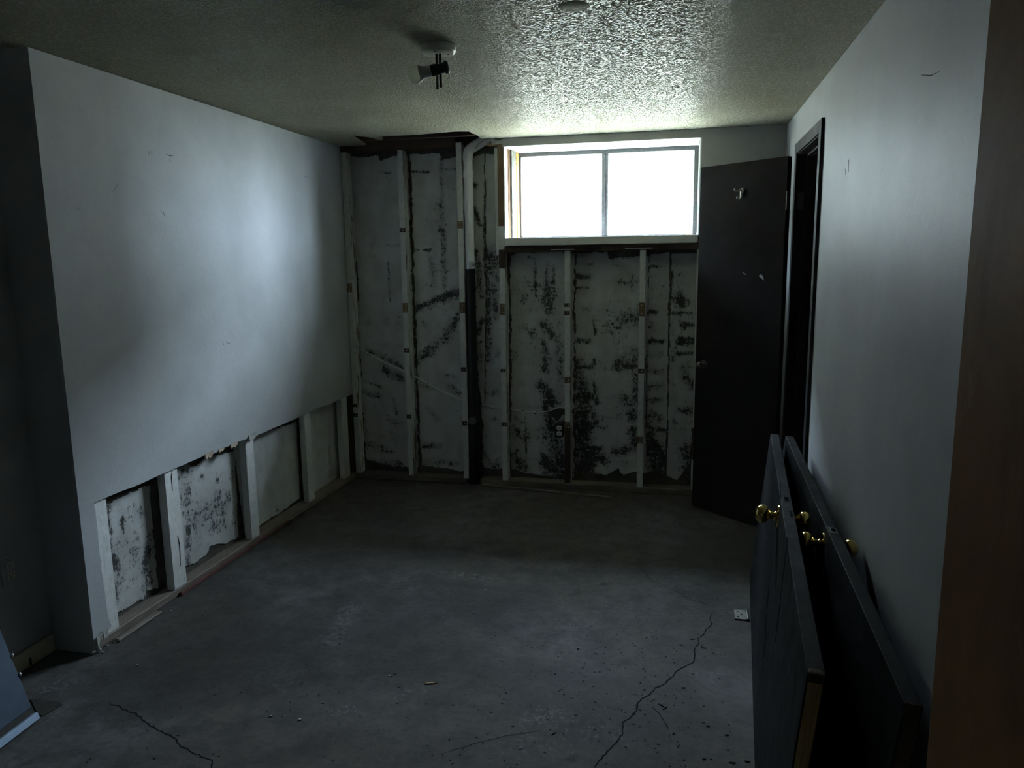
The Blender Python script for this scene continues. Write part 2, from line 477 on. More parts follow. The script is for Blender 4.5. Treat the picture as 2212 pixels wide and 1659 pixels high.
bm = bmesh.new(); bm_box(bm, (-14, 5.0, 1.40), (.9, 5.3, 5.4)); bm_box(bm, (.9, 5.0, 1.40), (6.6, 5.3, 4.1))  # added unseen blocker, heights shaped to steer skylight onto the left wall
ow = frombm('light_blocker_outside', bm, simple('blocker_grey', (.15, .145, .13), .9, 0, .1, 3))
tag(ow, 'added blocker outside the window that shapes the daylight', 'wall', kind='structure')

# ------------------------------------------------------------------ ceiling with the broken-out corner
hole = [(0.18, .03), (.20, -.10), (.225, -.25), (.25, -.39), (.30, -.335), (.332, -.300), (.338, -.225), (.352, -.180), (.378, -.185), (.394, -.24), (.400, -.296)]
hole += rough_line([(.42, -.300), (.656, -.299), (.904, -.345), (.977, -.322), (.985, -.144), (.976, .03)], .03, .006)
outl = [(-.3, .03)] + hole + [(W+.1, .03), (W+.1, YB-.1), (-.3, YB-.1)]
ceil = prism('ceiling', outl, lambda a, b, t_: (a, b, H+t_), .013, M['ceiling'])
tag(ceil, 'pale popcorn ceiling, broken open above the pipe', 'ceiling', kind='structure')
for i in range(2):
    box('joist', (-.3, (-.075, -.50)[i], H+.016), (W+.1, (-.037, -.462)[i], H+.24), M['joist'], ceil, .003)
box('subfloor', (-.4, YB-.2, H+.241), (W+1.3, .40, H+.26), M['wood_dark'], ceil)
for lo, hi in [((-.4, YB-.2, H+.0135), (-.31, .40, H+.2405)), ((W+1.2, YB-.2, H+.0135), (W+1.3, .40, H+.2405)), ((-.3, YB-.2, H+.0135), (W+1.2, YB-.11, H+.2405))]:
    box('rim_board', lo, hi, M['wood_dark'], ceil)
box('paper_flap', (.985, -.02, H-.012), (1.06, .008, H-.001), M['plaster'], ceil, .003, .004)

pd = onz(1240, 14, H)
lathe('patch_disc', [(0, H-.0015), (.045, H-.0015), (.048, H)], simple('smooth_patch', (.40, .375, .275), .85), ceil, org=(pd[0], pd[1], 0), n=28)

# ------------------------------------------------------------------ back wall
wb = empty('wall_back'); tag(wb, 'stripped back wall of studs over mouldy white-painted masonry', 'wall', kind='structure')
WX0, WX1, WZ0, WZ1 = 1.14, 2.315, 1.60, 2.222     # rough opening
bm = bmesh.new()
for lo, hi in [((-.5, YM, -.05), (WX0, .33, 2.53)), ((WX1, YM, -.05), (W+1.3, .33, 2.53)), ((WX0, YM, -.05), (WX1, .33, WZ0)), ((WX0, YM, WZ1), (WX1, .33, 2.53))]:
    bm_box(bm, lo, hi)
frombm('masonry', bm, M['masonry'], wb)
SW = .037
studs = {'s1': (.003, 2.232), 's2': (.398, 2.232), 's3': (.797, 2.26), 's4': (1.071, 2.262), 's5': (1.498, 1.575), 's6': (1.971, 1.572), 's7': (2.316, 1.575), 's8': (2.74, 1.575)}
stud_obj = {}
for k, (x0, zt) in studs.items():
    bm = bmesh.new(); bm_box(bm, (x0, 0.0, .038), (x0+SW, .075, zt), .0015)
    bm.normal_update()
    for f in bm.faces: f.material_index = 0 if abs(f.normal.y) > .9 else 1
    stud_obj[k] = frombm('stud', bm, [M['stud'], M['stud_side']], wb)
# dark unpainted corner stud beside the left wall
box('stud', (-.045, .012, .038), (-.002, .089, 2.232), M['wood_dark'], wb, .002)
box('bottom_plate', (-.08, .0, 0), (.820, .095, .038), M['wood_x'], wb, .003)
box('bottom_plate', (.915, .0, 0), (2.80, .095, .038), M['wood_x'], wb, .003)
box('top_plate', (-.08, .0, 2.232), (.795, .089, 2.30), M['wood_dark'], wb, .003)
box('header_block', (1.0, .002, 2.232), (1.070, .06, 2.245), M['wood_tan'], wb, .002)
box('rough_sill', (1.109, .0, 1.562), (2.34, .095, 1.600), M['wood_dark'], wb, .002)
for a in [((1190, 534), (1240, 538)), ((1350, 530), (1410, 534))]:
    p, q = ony(*a[0], v=-.002), ony(*a[1], v=-.002)
    box('shim', (p[0], -.004, 1.573), (q[0], .02, 1.579), M['stud'], wb)
# bare wood marks with nails on the stud faces
marks = {'s2': [(492, 5), (665, 11), (760, 5), (907, 5)], 's3': [(483, 8), (665, 12), (800, 5), (918, 5)], 's4': [(668, 13), (801, 4), (917, 5)],
         's5': [(659, 4), (676, 5), (818, 7), (914, 8)], 's6': [(668, 15), (796, 5), (940, 8)], 's1': [(620, 10), (886, 4), (908, 4)]}
for k, L in marks.items():
    x0 = studs[k][0]
    for py, hh in L:
        z = ony(1100, py)[2]; dz = hh/345.
        bm = bmesh.new()
        r = random.uniform
        bm_box(bm, (x0-.001, -.0016, z-dz), (x0+SW+.001-r(0, .006), .004, z+dz), .0006, 0, .001)
        for q in ((0,) if hh < 8 else (-.6, .6)):
            bm_lathe(bm, [(.0, .003), (.0035, .002), (.0035, 0)], (0, -1, 0), (x0+SW*r(.4, .7), -.0016, z+q*dz), 8, 1)
        frombm('bare_wood_mark', bm, [M['wood_dark'] if hh < 6 else M['wood'], M['steel']], stud_obj[k])
box('bare_wood_mark', (1.497, -.0016, .04), (1.498+SW+.001, .004, .42), M['wood_dark'], stud_obj['s5'], .0006)
box('bare_wood_mark', (2.315, -.0016, .24), (2.316+SW+.001, .004, .45), M['wood_dark'], stud_obj['s7'], .0006)
box('bare_wood_mark', (1.070, -.0016, 1.73), (1.071+SW+.001, .004, 2.25), M['wood'], stud_obj['s4'], .0006)
box('bare_wood_mark', (1.070, -.0012, 1.46), (1.071+SW+.001, .004, 1.58), M['wood_dark'], stud_obj['s4'], .0006)

def panel(name, poly, tofn, blobs, parent, seed, noise_amp=.5, gen=None, cell=.005, jag=.011, wall='back'):
    """painted skin: grid cut to a ragged outline, mould density stored per vertex"""
    P = np.array([tofn(*p) for p in poly])
    a0, b0 = P.min(0)-.01; a1, b1 = P.max(0)+.01
    xs = np.arange(a0, a1+cell, cell); zs = np.arange(b0, b1+cell, cell)
    X, Z = np.meshgrid(xs, zs); ny, nx = X.shape
    cx = (X[:-1, :-1]+cell/2); cz = (Z[:-1, :-1]+cell/2)
    jx = cx+(fbm(cx*22, cz*22, seed)-.5)*jag*2.4; jz = cz+(fbm(cx*22, cz*22, seed+50)-.5)*jag*2.4
    keep = inside(jx, jz, [tuple(p) for p in P])
    idx = np.arange(nx*ny).reshape(ny, nx)
    F = np.stack([idx[:-1, :-1], idx[:-1, 1:], idx[1:, 1:], idx[1:, :-1]], -1)[keep]
    used = np.unique(F); mp = -np.ones(nx*ny, int); mp[used] = np.arange(len(used)); F = mp[F]
    x = X.ravel()[used]; z = Z.ravel()[used]
    mould = np.zeros(len(x))
    for bdef in blobs:
        (pa, pb, w, s) = bdef
        p = np.array(tofn(*pa)); q = np.array(tofn(*pb)); d = q-p; LL = d@d+1e-9
        tt = np.clip(((x-p[0])*d[0]+(z-p[1])*d[1])/LL, 0, 1)
        wob = 1+(fbm(x*40, z*40, seed+9)-.5)*1.2
        dist = np.hypot(x-p[0]-tt*d[0], z-p[1]-tt*d[1])*wob
        mould = np.maximum(mould, s*np.clip(1.25-dist/w, 0, 1))
    n = fbm(x*5, z*3, seed+3, 5)
    n2_ = fbm(x*4, z*17, seed+8, 4)
    mould = mould*1.0 + np.clip((n-.38)*1.7, 0, 1)*noise_amp + np.clip((n2_-.45)*1.6, 0, 1)*noise_amp*.8
    if gen is not None: mould = mould+gen(x, z)
    if wall == 'back': v = np.stack([x, np.full_like(x, YM-.005), z], 1)
    else: v = np.stack([np.full_like(x, XM+.005), x, z], 1)
    Fl = F.tolist()
    if wall != 'back': pass
    o = mesh(name, v, Fl, M['panel'], parent)
    setattr_f(o.data, 'mould', np.clip(mould, 0, 1.2))
    sm = o.modifiers.new('thickness', 'SOLIDIFY'); sm.thickness = .004; sm.offset = 0
    return o
def bk(px, py): q = ony(px, py, YM-.005); return (q[0], q[2])
H_ = lambda x, y, w=30, s=.7, t_=.012: ((x-w/2, y), (x+w/2, y), t_, s)     # horizontal smear
B_ = lambda x, y, r=.03, s=.7: ((x, y), (x+1, y), r, s)                     # blot
L_ = lambda x0, y0, x1, y1, w=.02, s=.7: ((x0, y0), (x1, y1), w, s)
panel('painted_panel', [(755, 337), (790, 340), (818, 335), (821, 346), (836, 341), (860, 335), (880, 335), (905, 1010), (883, 1009), (848, 1007), (793, 993), (787, 945), (789, 905), (782, 889),
      (780, 826), (780, 767), (773, 743), (768, 666), (775, 660), (772, 573), (763, 535), (763, 465), (757, 380)], bk,
      [H_(823, 372, 12, .5), H_(838, 373, 12, .6), L_(839, 570, 843, 650, .012, .6), H_(850, 530, 30, .5), B_(803, 530, .02, .5), L_(795, 757, 828, 772, .03, .75),
       L_(840, 778, 866, 792, .03, .7), L_(830, 798, 868, 818, .035, .75), L_(780, 844, 818, 856, .03, .8), L_(785, 822, 823, 836, .012, .6), L_(850, 862, 856, 895, .02, .6),
       L_(838, 905, 862, 915, .03, .5), B_(795, 697, .03, .45), B_(838, 697, .03, .5), L_(800, 960, 840, 975, .04, .5), H_(820, 1000, 90, .7, .03)], wb, 11, .42)
panel('painted_panel', [(886, 331), (925, 333), (949, 331), (952, 345), (960, 343), (981, 339), (1010, 340), (1030, 1018), (998, 1017), (968, 1011), (939, 1010), (911, 1003), (908, 958), (905, 852),
      (900, 772), (899, 666), (896, 658), (894, 525), (889, 405)], bk,
      [H_(892, 371, 16, 1., .010), H_(918, 372, 18, .9, .010), H_(972, 366, 26, .6), H_(897, 540, 16, .9, .008), H_(922, 540, 14, .9, .012), L_(953, 345, 956, 470, .022, .62), L_(955, 470, 960, 620, .028, .62),
       L_(998, 628, 940, 650, .040, .95), L_(940, 650, 893, 668, .030, .85), L_(994, 678, 962, 730, .042, .78), L_(962, 730, 935, 752, .048, .78), L_(935, 752, 900, 780, .045, .8),
       B_(918, 700, .035, .5), L_(930, 560, 940, 620, .03, .5), L_(905, 832, 935, 838, .03, .6), L_(970, 835, 992, 848, .03, .75), L_(925, 880, 945, 905, .03, .5), L_(910, 965, 950, 962, .03, .7),
       H_(940, 1000, 90, .6, .03), L_(965, 810, 985, 815, .02, .5), B_(895, 815, .03, .9)], wb, 23, .42)
panel('painted_panel', [(1024, 337), (1046, 332), (1046, 400), (1047, 550), (1049, 620), (1046, 880), (1041, 876), (1034, 826), (1029, 666), (1024, 560), (1021, 500), (1022, 383)], bk,
      [B_(1024, 400, .03, .9), L_(1025, 450, 1036, 485, .022, 1.), L_(1024, 545, 1034, 570, .03, .9), L_(1034, 575, 1040, 640, .04, .75), L_(1046, 470, 1047, 600, .012, .9), L_(1042, 690, 1034, 720, .03, .9), L_(1036, 740, 1040, 800, .02, .6)], wb, 31, .3, None, .0045, .006)
panel('painted_panel', [(1049, 332), (1068, 332), (1072, 429), (1078, 549), (1100, 620), (1100, 886), (1079, 883), (1048, 876), (1052, 640), (1050, 560)], bk,
      [L_(1072, 460, 1076, 545, .018, .7), L_(1052, 545, 1072, 575, .06, .95), L_(1055, 580, 1074, 600, .05, .85), L_(1053, 600, 1056, 780, .03, .95), L_(1065, 610, 1072, 680, .035, .8), L_(1056, 640, 1050, 690, .03, 1.),
       B_(1076, 765, .03, .7), B_(1066, 850, .03, .6), B_(1048, 850, .03, .6)], wb, 37, .4, None, .0045, .006)
panel('painted_panel', [(1040, 879), (1079, 886), (1100, 890), (1100, 1012), (1079, 1013), (1045, 1009), (1042, 960), (1044, 930)], bk,
      [B_(1066, 905, .03, .6), B_(1072, 1005, .05, .9), L_(1045, 980, 1060, 1000, .03, .7)], wb, 41, .45)
panel('painted_panel', [(1105, 552), (1128, 546), (1156, 544), (1240, 545), (1238, 884), (1217, 881), (1182, 887), (1158, 890), (1104, 886), (1105, 783), (1103, 640)], bk,
      [L_(1140, 555, 1158, 560, .014, .75), L_(1156, 565, 1158, 640, .014, .55), L_(1182, 570, 1180, 640, .028, .55), L_(1196, 575, 1195, 660, .02, .5), L_(1178, 650, 1190, 670, .05, .8), L_(1175, 700, 1195, 722, .05, .85),
       L_(1178, 745, 1176, 800, .03, .6), L_(1172, 835, 1192, 865, .055, .95), L_(1178, 868, 1180, 885, .03, .9), B_(1130, 642, .04, .55), B_(1128, 706, .04, .5), B_(1125, 830, .03, .55), B_(1110, 770, .05, .45), L_(1205, 700, 1210, 860, .03, .4), B_(1150, 720, .05, .45)], wb, 53, .62)
panel('painted_panel', [(1105, 886), (1158, 893), (1185, 891), (1203, 910), (1215, 896), (1240, 892), (1240, 1032), (1170, 1027), (1138, 1023), (1105, 1012), (1101, 960)], bk,
      [L_(1186, 900, 1190, 920, .05, 1.1), L_(1192, 930, 1215, 1020, .09, .85), L_(1180, 1000, 1200, 1020, .07, .95), L_(1175, 985, 1185, 1000, .03, 1.), L_(1112, 930, 1130, 945, .05, .7), L_(1108, 985, 1132, 1010, .06, .75), L_(1135, 900, 1136, 1010, .012, .6), L_(1112, 900, 1125, 915, .03, .5)], wb, 59, .5)
panel('painted_panel', [(1244, 545), (1312, 544), (1314, 560), (1345, 556), (1402, 552), (1396, 1022), (1369, 1020), (1348, 1026), (1336, 1012), (1305, 1026), (1270, 1023), (1262, 1008), (1244, 1030), (1242, 900)], bk,
      [H_(1262, 570, 34, .5), H_(1258, 597, 28, 1., .028), H_(1256, 622, 30, .7, .016), H_(1260, 735, 26, .9, .025), H_(1262, 793, 34, .7, .022), H_(1262, 857, 36, .85, .035), L_(1245, 780, 1262, 900, .06, .5),
       L_(1248, 915, 1262, 1015, .10, 1.05), L_(1268, 985, 1300, 990, .05, 1.0), L_(1275, 968, 1296, 970, .03, .95), L_(1330, 975, 1366, 968, .04, .85), L_(1340, 612, 1365, 618, .06, .62), L_(1345, 690, 1378, 680, .06, .6), L_(1340, 790, 1380, 780, .07, .62),
       L_(1370, 760, 1376, 860, .05, .65), L_(1345, 860, 1372, 900, .06, .6), L_(1284, 700, 1286, 720, .014, .95), L_(1284, 776, 1285, 784, .012, 1.), L_(1284, 830, 1288, 870, .02, .8), L_(1368, 930, 1372, 960, .04, .9), L_(1250, 660, 1270, 670, .03, .5),
       L_(1320, 550, 1375, 556, .03, .6), L_(1330, 565, 1370, 610, .05, .45), B_(1286, 690, .03, .6), B_(1322, 700, .012, .95), B_(1314, 700, .03, .5)], wb, 67, .72)
panel('painted_panel', [(1404, 550), (1447, 545), (1446, 600), (1444, 690), (1440, 900), (1436, 1028), (1420, 1012), (1395, 1020), (1394, 900), (1398, 756), (1402, 600)], bk,
      [H_(1412, 576, 30, .7), H_(1405, 674, 22, .9, .016), H_(1412, 738, 38, .95, .020), H_(1410, 768, 30, .5, .03), H_(1410, 803, 40, .7, .028), H_(1408, 835, 40, .75, .035), H_(1408, 865, 36, .8, .025), L_(1410, 895, 1425, 905, .04, .7), L_(1395, 920, 1432, 930, .03, .85),
       L_(1400, 955, 1425, 1000, .10, 1.05), B_(1408, 705, .04, .5)], wb, 71, .6, None, .005, .008)
panel('painted_panel', [(1451, 547), (1502, 547), (1510, 560), (1500, 800), (1492, 969), (1489, 1005), (1462, 1037), (1440, 1028), (1444, 900), (1448, 690)], bk,
      [L_(1449, 590, 1446, 660, .016, .9), L_(1445, 680, 1440, 850, .010, .7), L_(1466, 640, 1472, 655, .05, .75), H_(1472, 676, 40, .75, .014), H_(1484, 703, 22, 1., .026), H_(1486, 736, 28, 1.05, .032), H_(1480, 763, 26, .9, .016), B_(1480, 800, .05, .7), L_(1478, 815, 1495, 830, .05, .8),
       H_(1480, 888, 30, .85, .03), L_(1480, 970, 1490, 1020, .06, .85), L_(1455, 905, 1460, 915, .02, .5), L_(1452, 760, 1450, 860, .03, .45)], wb, 79, .62, None, .005, .008)
panel('painted_panel', [(1521, 560), (1690, 560), (1690, 1050), (1515, 1030)], bk, [H_(1560, 900, 60, .8, .06)], wb, 83, .5)

for seq_ in [[(1041, 875), (1060, 879), (1079, 883)], [(1101, 884), (1130, 889), (1158, 891), (1185, 888), (1205, 881), (1218, 880)]]:
    tube('paper_edge', [tuple(ony(px, py, YM-.012)) for px, py in seq_], .0035, M['white'], wb, 6)

# drywall still hanging above and right of the window
bm = bmesh.new()
bm_box(bm, (1.105, -.0127, WZ1-.003), (WX1+.012, -.0002, H-.002))
bm_box(bm, (WX1+.012, -.0127, 1.585), (W, -.0002, H-.002))
frombm('drywall', bm, M['paint'], wb)
box('drywall_scrap', (1.035, -.0127, 2.236), (1.105, -.001, 2.262), M['plaster'], wb, .003, .005)

# ------------------------------------------------------------------ window
win = empty('window_1', (1.73, .30, 1.65)); tag(win, 'wide two-pane basement window glowing white with daylight', 'window', kind='structure')
def wpart(name, lo, hi, mat, bev=0., jit=0.):
    o = (1.73, .30, 1.65)
    return box(name, [a-b for a, b in zip(lo, o)], [a-b for a, b in zip(hi, o)], mat, win, bev, jit)
wpart('soffit_board', (1.112, .0, WZ1-.004), (WX1+.012, .335, WZ1+.006), M['soffit'])
wpart('jamb_board', (2.318, -.006, 1.652), (2.330, .30, WZ1-.003), M['soffit'])
wpart('jamb_board', (1.108, .0, 1.60), (1.116, .090, WZ1-.004), M['white'])
wpart('jamb_board', (1.108, .0905, 1.60), (1.126, .190, WZ1-.004), M['wood_orange'])
wpart('jamb_board', (1.108, .1905, 1.60), (1.134, .232, WZ1-.004), M['white'])
wpart('foam_strip', (1.118, .2325, 1.60), (1.147, .30, WZ1-.004), M['foam'], .006, .003)
wpart('light_streak_strip', (1.048, .012, 1.545), (1.070, .030, 2.22), M['white'], .001)  # added white strip standing in for a streak of light by the stud
wpart('sill_board', (1.118, -.022, 1.604), (2.318, .30, 1.652), M['white'], .002)
wpart('frame_rail', (1.14, .30, WZ1-.030), (2.315, .35, WZ1-.004), M['frame'], .002)
wpart('frame_rail', (1.14, .30, 1.62), (2.315, .35, 1.668), M['frame'], .002)
wpart('frame_stile', (1.14, .30, 1.668), (1.160, .35, WZ1-.030), M['frame'], .002)
wpart('frame_stile', (2.288, .30, 1.668), (2.315, .35, WZ1-.030), M['frame'], .002)
mu = wpart('mullion', (1.701, .296, 1.668), (1.722, .335, WZ1-.030), M['frame'], .002)
wpart('mullion', (1.7225, .305, 1.668), (1.742, .345, WZ1-.030), M['frame'], .002)
wpart('pane', (1.160, .328, 1.668), (1.701, .332, WZ1-.030), M['glass'])
wpart('pane', (1.742, .328, 1.668), (2.288, .332, WZ1-.030), M['glass'])

# ------------------------------------------------------------------ left wall
wl = empty('wall_left', (0, 0, 0)); tag(wl, 'grey-blue left wall with the lower drywall cut away to the studs', 'wall', kind='structure')
def lf(px, py, v=0.): q = onx(px, py, v); return (q[1], q[2])
cut = [lf(*p) for p in [(775, 846), (700, 878), (671, 890), (640, 904), (560, 938), (548, 944), (520, 952), (500, 962), (487, 966), (462, 980), (440, 985), (395, 1005), (355, 1022), (300, 1047), (250, 1066), (203, 1086)]]
leg = [lf(*p) for p in [(203, 1086), (209, 1130), (214, 1180), (222, 1250), (228, 1290), (236, 1340), (242, 1352), (230, 1366), (222, 1362), (216, 1380), (208, 1385), (206, 1402)]]
outline = [(YJ, H-.003), (.012, H-.003)] + [(.012, ZC+.002)] + rough_line(cut[1:], .04, .0022) + rough_line(leg, .03, .003)[1:] + [(YJ, .012)]
prism('drywall', outline, lambda a, b, t_: (-t_, a, b), .0127, M['paint'], wl)
box('masonry', (-.42, YJ+.02, -.05), (XM, .33, 2.53), M['masonry'], wl)
for y0, y1, x1 in [(-2.400, -2.325, .0), (-1.970, -1.880, .0), (-1.321, -1.242, .0), (-.668, -.594, .0), (-.150, -.062, .0)]:
    box('stud', (-.0515, y0, .036), (-.0132, y1, 2.25), M['stud'], wl, .0015)
box('bottom_plate', (-.083, YJ+.02, 0), (-.010, .0, .036), M['wood_y'], wl, .004, .002)
box('floor_strip', (-.008, -1.95, 0), (.006, -.95, .018), mk_wood('red_stained_strip', (.15, .07, .055), (7, .5, 7)), wl, .002, .002)
box('curled_strip', (.004, -2.38, .0), (.03, -2.12, .012), M['wood_y'], wl, .004, .006)
def lfm(px, py): return lf(px, py, XM+.005)
SPK = lambda s: (lambda x, z: .24+.6*np.clip(fbm(x*7, z*7, s)-.42, 0, 1))
panel('painted_panel', [(222, 1092), (318, 1050), (322, 1050), (330, 1160), (342, 1270), (316, 1275), (313, 1292), (240, 1328), (216, 1335)], lfm,
      [L_(230, 1090, 236, 1300, .025, .7), L_(262, 1120, 266, 1150, .012, .7), B_(300, 1105, .03, .5), L_(240, 1200, 250, 1225, .03, .65), L_(315, 1180, 320, 1260, .03, .6), B_(245, 1280, .05, .6), B_(290, 1200, .04, .4)], wl, 101, .25, SPK(5), .006, .006, 'left')
panel('painted_panel', [(340, 1040), (400, 1002), (420, 1008), (440, 993), (470, 985), (505, 975), (515, 1160), (480, 1175), (452, 1180), (448, 1195), (420, 1215), (408, 1222), (360, 1240)], lfm,
      [B_(434, 1030, .025, .75), B_(468, 1037, .02, .9), L_(420, 1120, 470, 1090, .09, .5), L_(405, 1060, 406, 1230, .03, .45), L_(452, 1140, 480, 1130, .04, .6), B_(490, 1080, .05, .55), L_(405, 1140, 408, 1150, .02, .9), B_(470, 1135, .03, .6)], wl, 103, .25, SPK(8), .006, .008, 'left')
panel('painted_panel', [(505, 965), (560, 935), (640, 912), (648, 1075), (600, 1110), (575, 1125), (530, 1160)], lfm,
      [B_(608, 945, .04, .4), B_(620, 1040, .08, .4), B_(600, 1105, .04, .5), B_(560, 1010, .03, .3)], wl, 107, .3, None, .005, .008, 'left')
panel('painted_panel', [(650, 890), (736, 864), (742, 1022), (660, 1080)], lfm, [B_(715, 1020, .06, .7), L_(710, 880, 712, 1000, .03, .4)], wl, 109, .35, None, .008, .008, 'left')
# torn paper hanging from the cut
for (px, py), w_, h_, mt in [((451, 984), .07, .022, 'paper'), ((478, 972), .05, .012, 'paper'), ((505, 962), .07, .018, 'paper'), ((545, 944), .08, .024, 'plaster'), ((212, 1392), .03, .05, 'plaster'), ((226, 1370), .03, .03, 'plaster')]:
    y, z = lf(px, py)
    pts = [(-w_/2, h_*.8), (w_/2, h_*.9), (w_*.42, -h_*.1), (w_*.1, -h_*.6), (-w_*.15, -h_*.2), (-w_*.35, -h_*.7), (-w_*.5, -h_*.1)]
    prism('paper_flap', pts, lambda a, b, t_, y=y, z=z: (.0005+t_+abs(b)*.25, y+a, z+b), .002, M[mt], wl)
# scuffs on the painted wall
def scuff(pts, v, parent, wid, mat, axis='x', off=.0006, loc=(0, 0, 0)):
    P = [hit(p[0], p[1], 0 if axis == 'x' else 1, v) for p in pts]
    bm = bmesh.new(); bm_tube(bm, [p+np.array([off if v < 1 else -off, 0, 0])-np.array(loc) for p in P], [wid*.5]+[wid]*(len(P)-2)+[wid*.4], 4)
    return frombm('scuff_mark', bm, mat, parent)
for pts in [[(358, 333), (367, 337), (377, 335)], [(319, 326), (323, 336)], [(325, 326), (329, 335)], [(245, 414), (254, 398)], [(347, 455), (356, 464)], [(352, 458), (357, 470)], [(168, 445), (170, 455)], [(657, 381), (666, 381)], [(660, 381), (660, 388)], [(480, 738), (484, 746)], [(490, 740), (497, 742)], [(365, 345), (369, 352)]]:
    scuff(pts, 0., wl, .0015, M['dark_bit'])
scuff([(373, 1012), (370, 1030), (373, 1060)], -.0125, wl, .0018, M['dark_bit'])
scuff([(384, 1158), (388, 1178), (390, 1222)], -.0125, wl, .0022, M['dark_bit'])

# wall in front of it: short return and the recessed wall nearer the camera
wr_ = box('wall_return', (XJ-.2, YJ, 0), (-.0130, YJ+.018, H-.002), M['paint'])
tag(wr_, 'dark narrow wall return at the end of the left wall', 'wall', kind='structure')
wn_ = box('wall_side', (XJ-.2, YB, 0), (XJ, YJ-.0005, H-.002), M['paint'])
tag(wn_, 'dark grey recessed wall carrying an ivory outlet', 'wall', kind='structure')
wq = box('wall_rear', (XJ-.2, YB-.1, 0), (W+1.3, YB-.001, H+.014), M['paint'])
tag(wq, 'plain grey wall behind the viewer', 'wall', kind='structure')
bb = box('baseboard_left', (XJ, -4.6, .0), (XJ+.014, YJ-.006, .072), M['beige'], None, .003)
tag(bb, 'beige painted baseboard at the foot of the recessed wall', 'baseboard', kind='structure')
box('chipped_gouge', (XJ+.0135, onx(60, 1435, XJ)[1]-.006, .005), (XJ+.0146, onx(60, 1435, XJ)[1]+.006, .035), M['dark_bit'], bb, .0004)

# ------------------------------------------------------------------ right wall with doorway
DY0, DY1, DZ = -1.215, -.555, 2.035       # clear opening
wr = bpy.data.objects.new('wall_right', None); col.objects.link(wr)
tag(wr, 'grey-blue right wall with a dark doorway near the window', 'wall', kind='structure')
bm = bmesh.new()
for lo, hi in [((W, DY1+.02, 0), (W+.115, .10, H-.002)), ((W, YB, 0), (W+.115, DY0-.02, H-.002)), ((W, DY0-.02, DZ+.02), (W+.115, DY1+.02, H-.002))]:
    bm_box(bm, lo, hi)
frombm('drywall', bm, M['paint'], wr)
for pts in [[(1990, 162), (2012, 163), (2030, 154)], [(1826, 365), (1828, 385)], [(1834, 345), (1833, 372)]]:
    scuff(pts, W, wr, .0012, M['dark_bit'])
d1 = empty('door_1', (W, -.885, 0)); tag(d1, 'dark brown door casing around the closet doorway', 'door frame', kind='structure')
def dpart(name, lo, hi, mat, bev=.002):
    o = (W, -.885, 0); return box(name, [a-b for a, b in zip(lo, o)], [a-b for a, b in zip(hi, o)], mat, d1, bev)
CX = W-.014
dpart('casing', (CX, DY1+.004, 0), (W-.0003, DY1+.060, DZ+.060), M['casing'])
dpart('casing', (CX, DY0-.060, 0), (W-.0003, DY0-.004, DZ+.060), M['casing'])
dpart('casing', (CX, DY0-.004, DZ+.004), (W-.0003, DY1+.004, DZ+.060), M['casing'])
dpart('jamb', (W-.004, DY1, 0), (W+.118, DY1+.019, DZ), M['casing'], .001)
dpart('jamb', (W-.004, DY0-.019, 0), (W+.118, DY0, DZ), M['casing'], .001)
dpart('jamb', (W-.004, DY0-.019, DZ), (W+.118, DY1+.019, DZ+.019), M['casing'], .001)
dpart('door_stop', (W+.04, DY1-.012, 0), (W+.075, DY1, DZ), M['casing'], .001)
dpart('door_stop', (W+.04, DY0, 0), (W+.075, DY0+.012, DZ), M['casing'], .001)
dpart('door_stop', (W+.04, DY0+.012, DZ-.012), (W+.075, DY1-.012, DZ), M['casing'], .001)
for z in (1.80, .25):
    dpart('hinge_leaf', (W-.002, DY1-.0022, z-.045), (W+.032, DY1-.0002, z+.045), M['dull_metal'], .0006)
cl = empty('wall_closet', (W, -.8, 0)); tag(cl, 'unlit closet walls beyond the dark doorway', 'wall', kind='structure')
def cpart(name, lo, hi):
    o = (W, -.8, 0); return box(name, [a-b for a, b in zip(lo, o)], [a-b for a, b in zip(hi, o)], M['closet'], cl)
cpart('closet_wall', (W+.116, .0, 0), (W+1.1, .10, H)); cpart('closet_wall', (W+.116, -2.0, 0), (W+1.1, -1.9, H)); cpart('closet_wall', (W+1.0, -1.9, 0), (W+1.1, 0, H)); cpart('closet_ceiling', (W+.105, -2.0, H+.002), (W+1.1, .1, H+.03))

# ------------------------------------------------------------------ knob builder
def knob(parent, org, axis, mat, s=1.):
    k = lathe('knob', [(0, .064*s), (.012*s, .063*s), (.021*s, .058*s), (.0265*s, .049*s), (.0275*s, .042*s), (.0245*s, .033*s), (.017*s, .026*s), (.0115*s, .022*s), (.0105*s, .012*s), (.014*s, .008*s), (.0145*s, .005*s)], mat, parent, axis, org, 24)
    lathe('rosette', [(.0145*s, .0075*s), (.024*s, .006*s), (.031*s, .003*s), (.0325*s, 0), (0, 0)], mat, k, axis, org, 24)
    return k

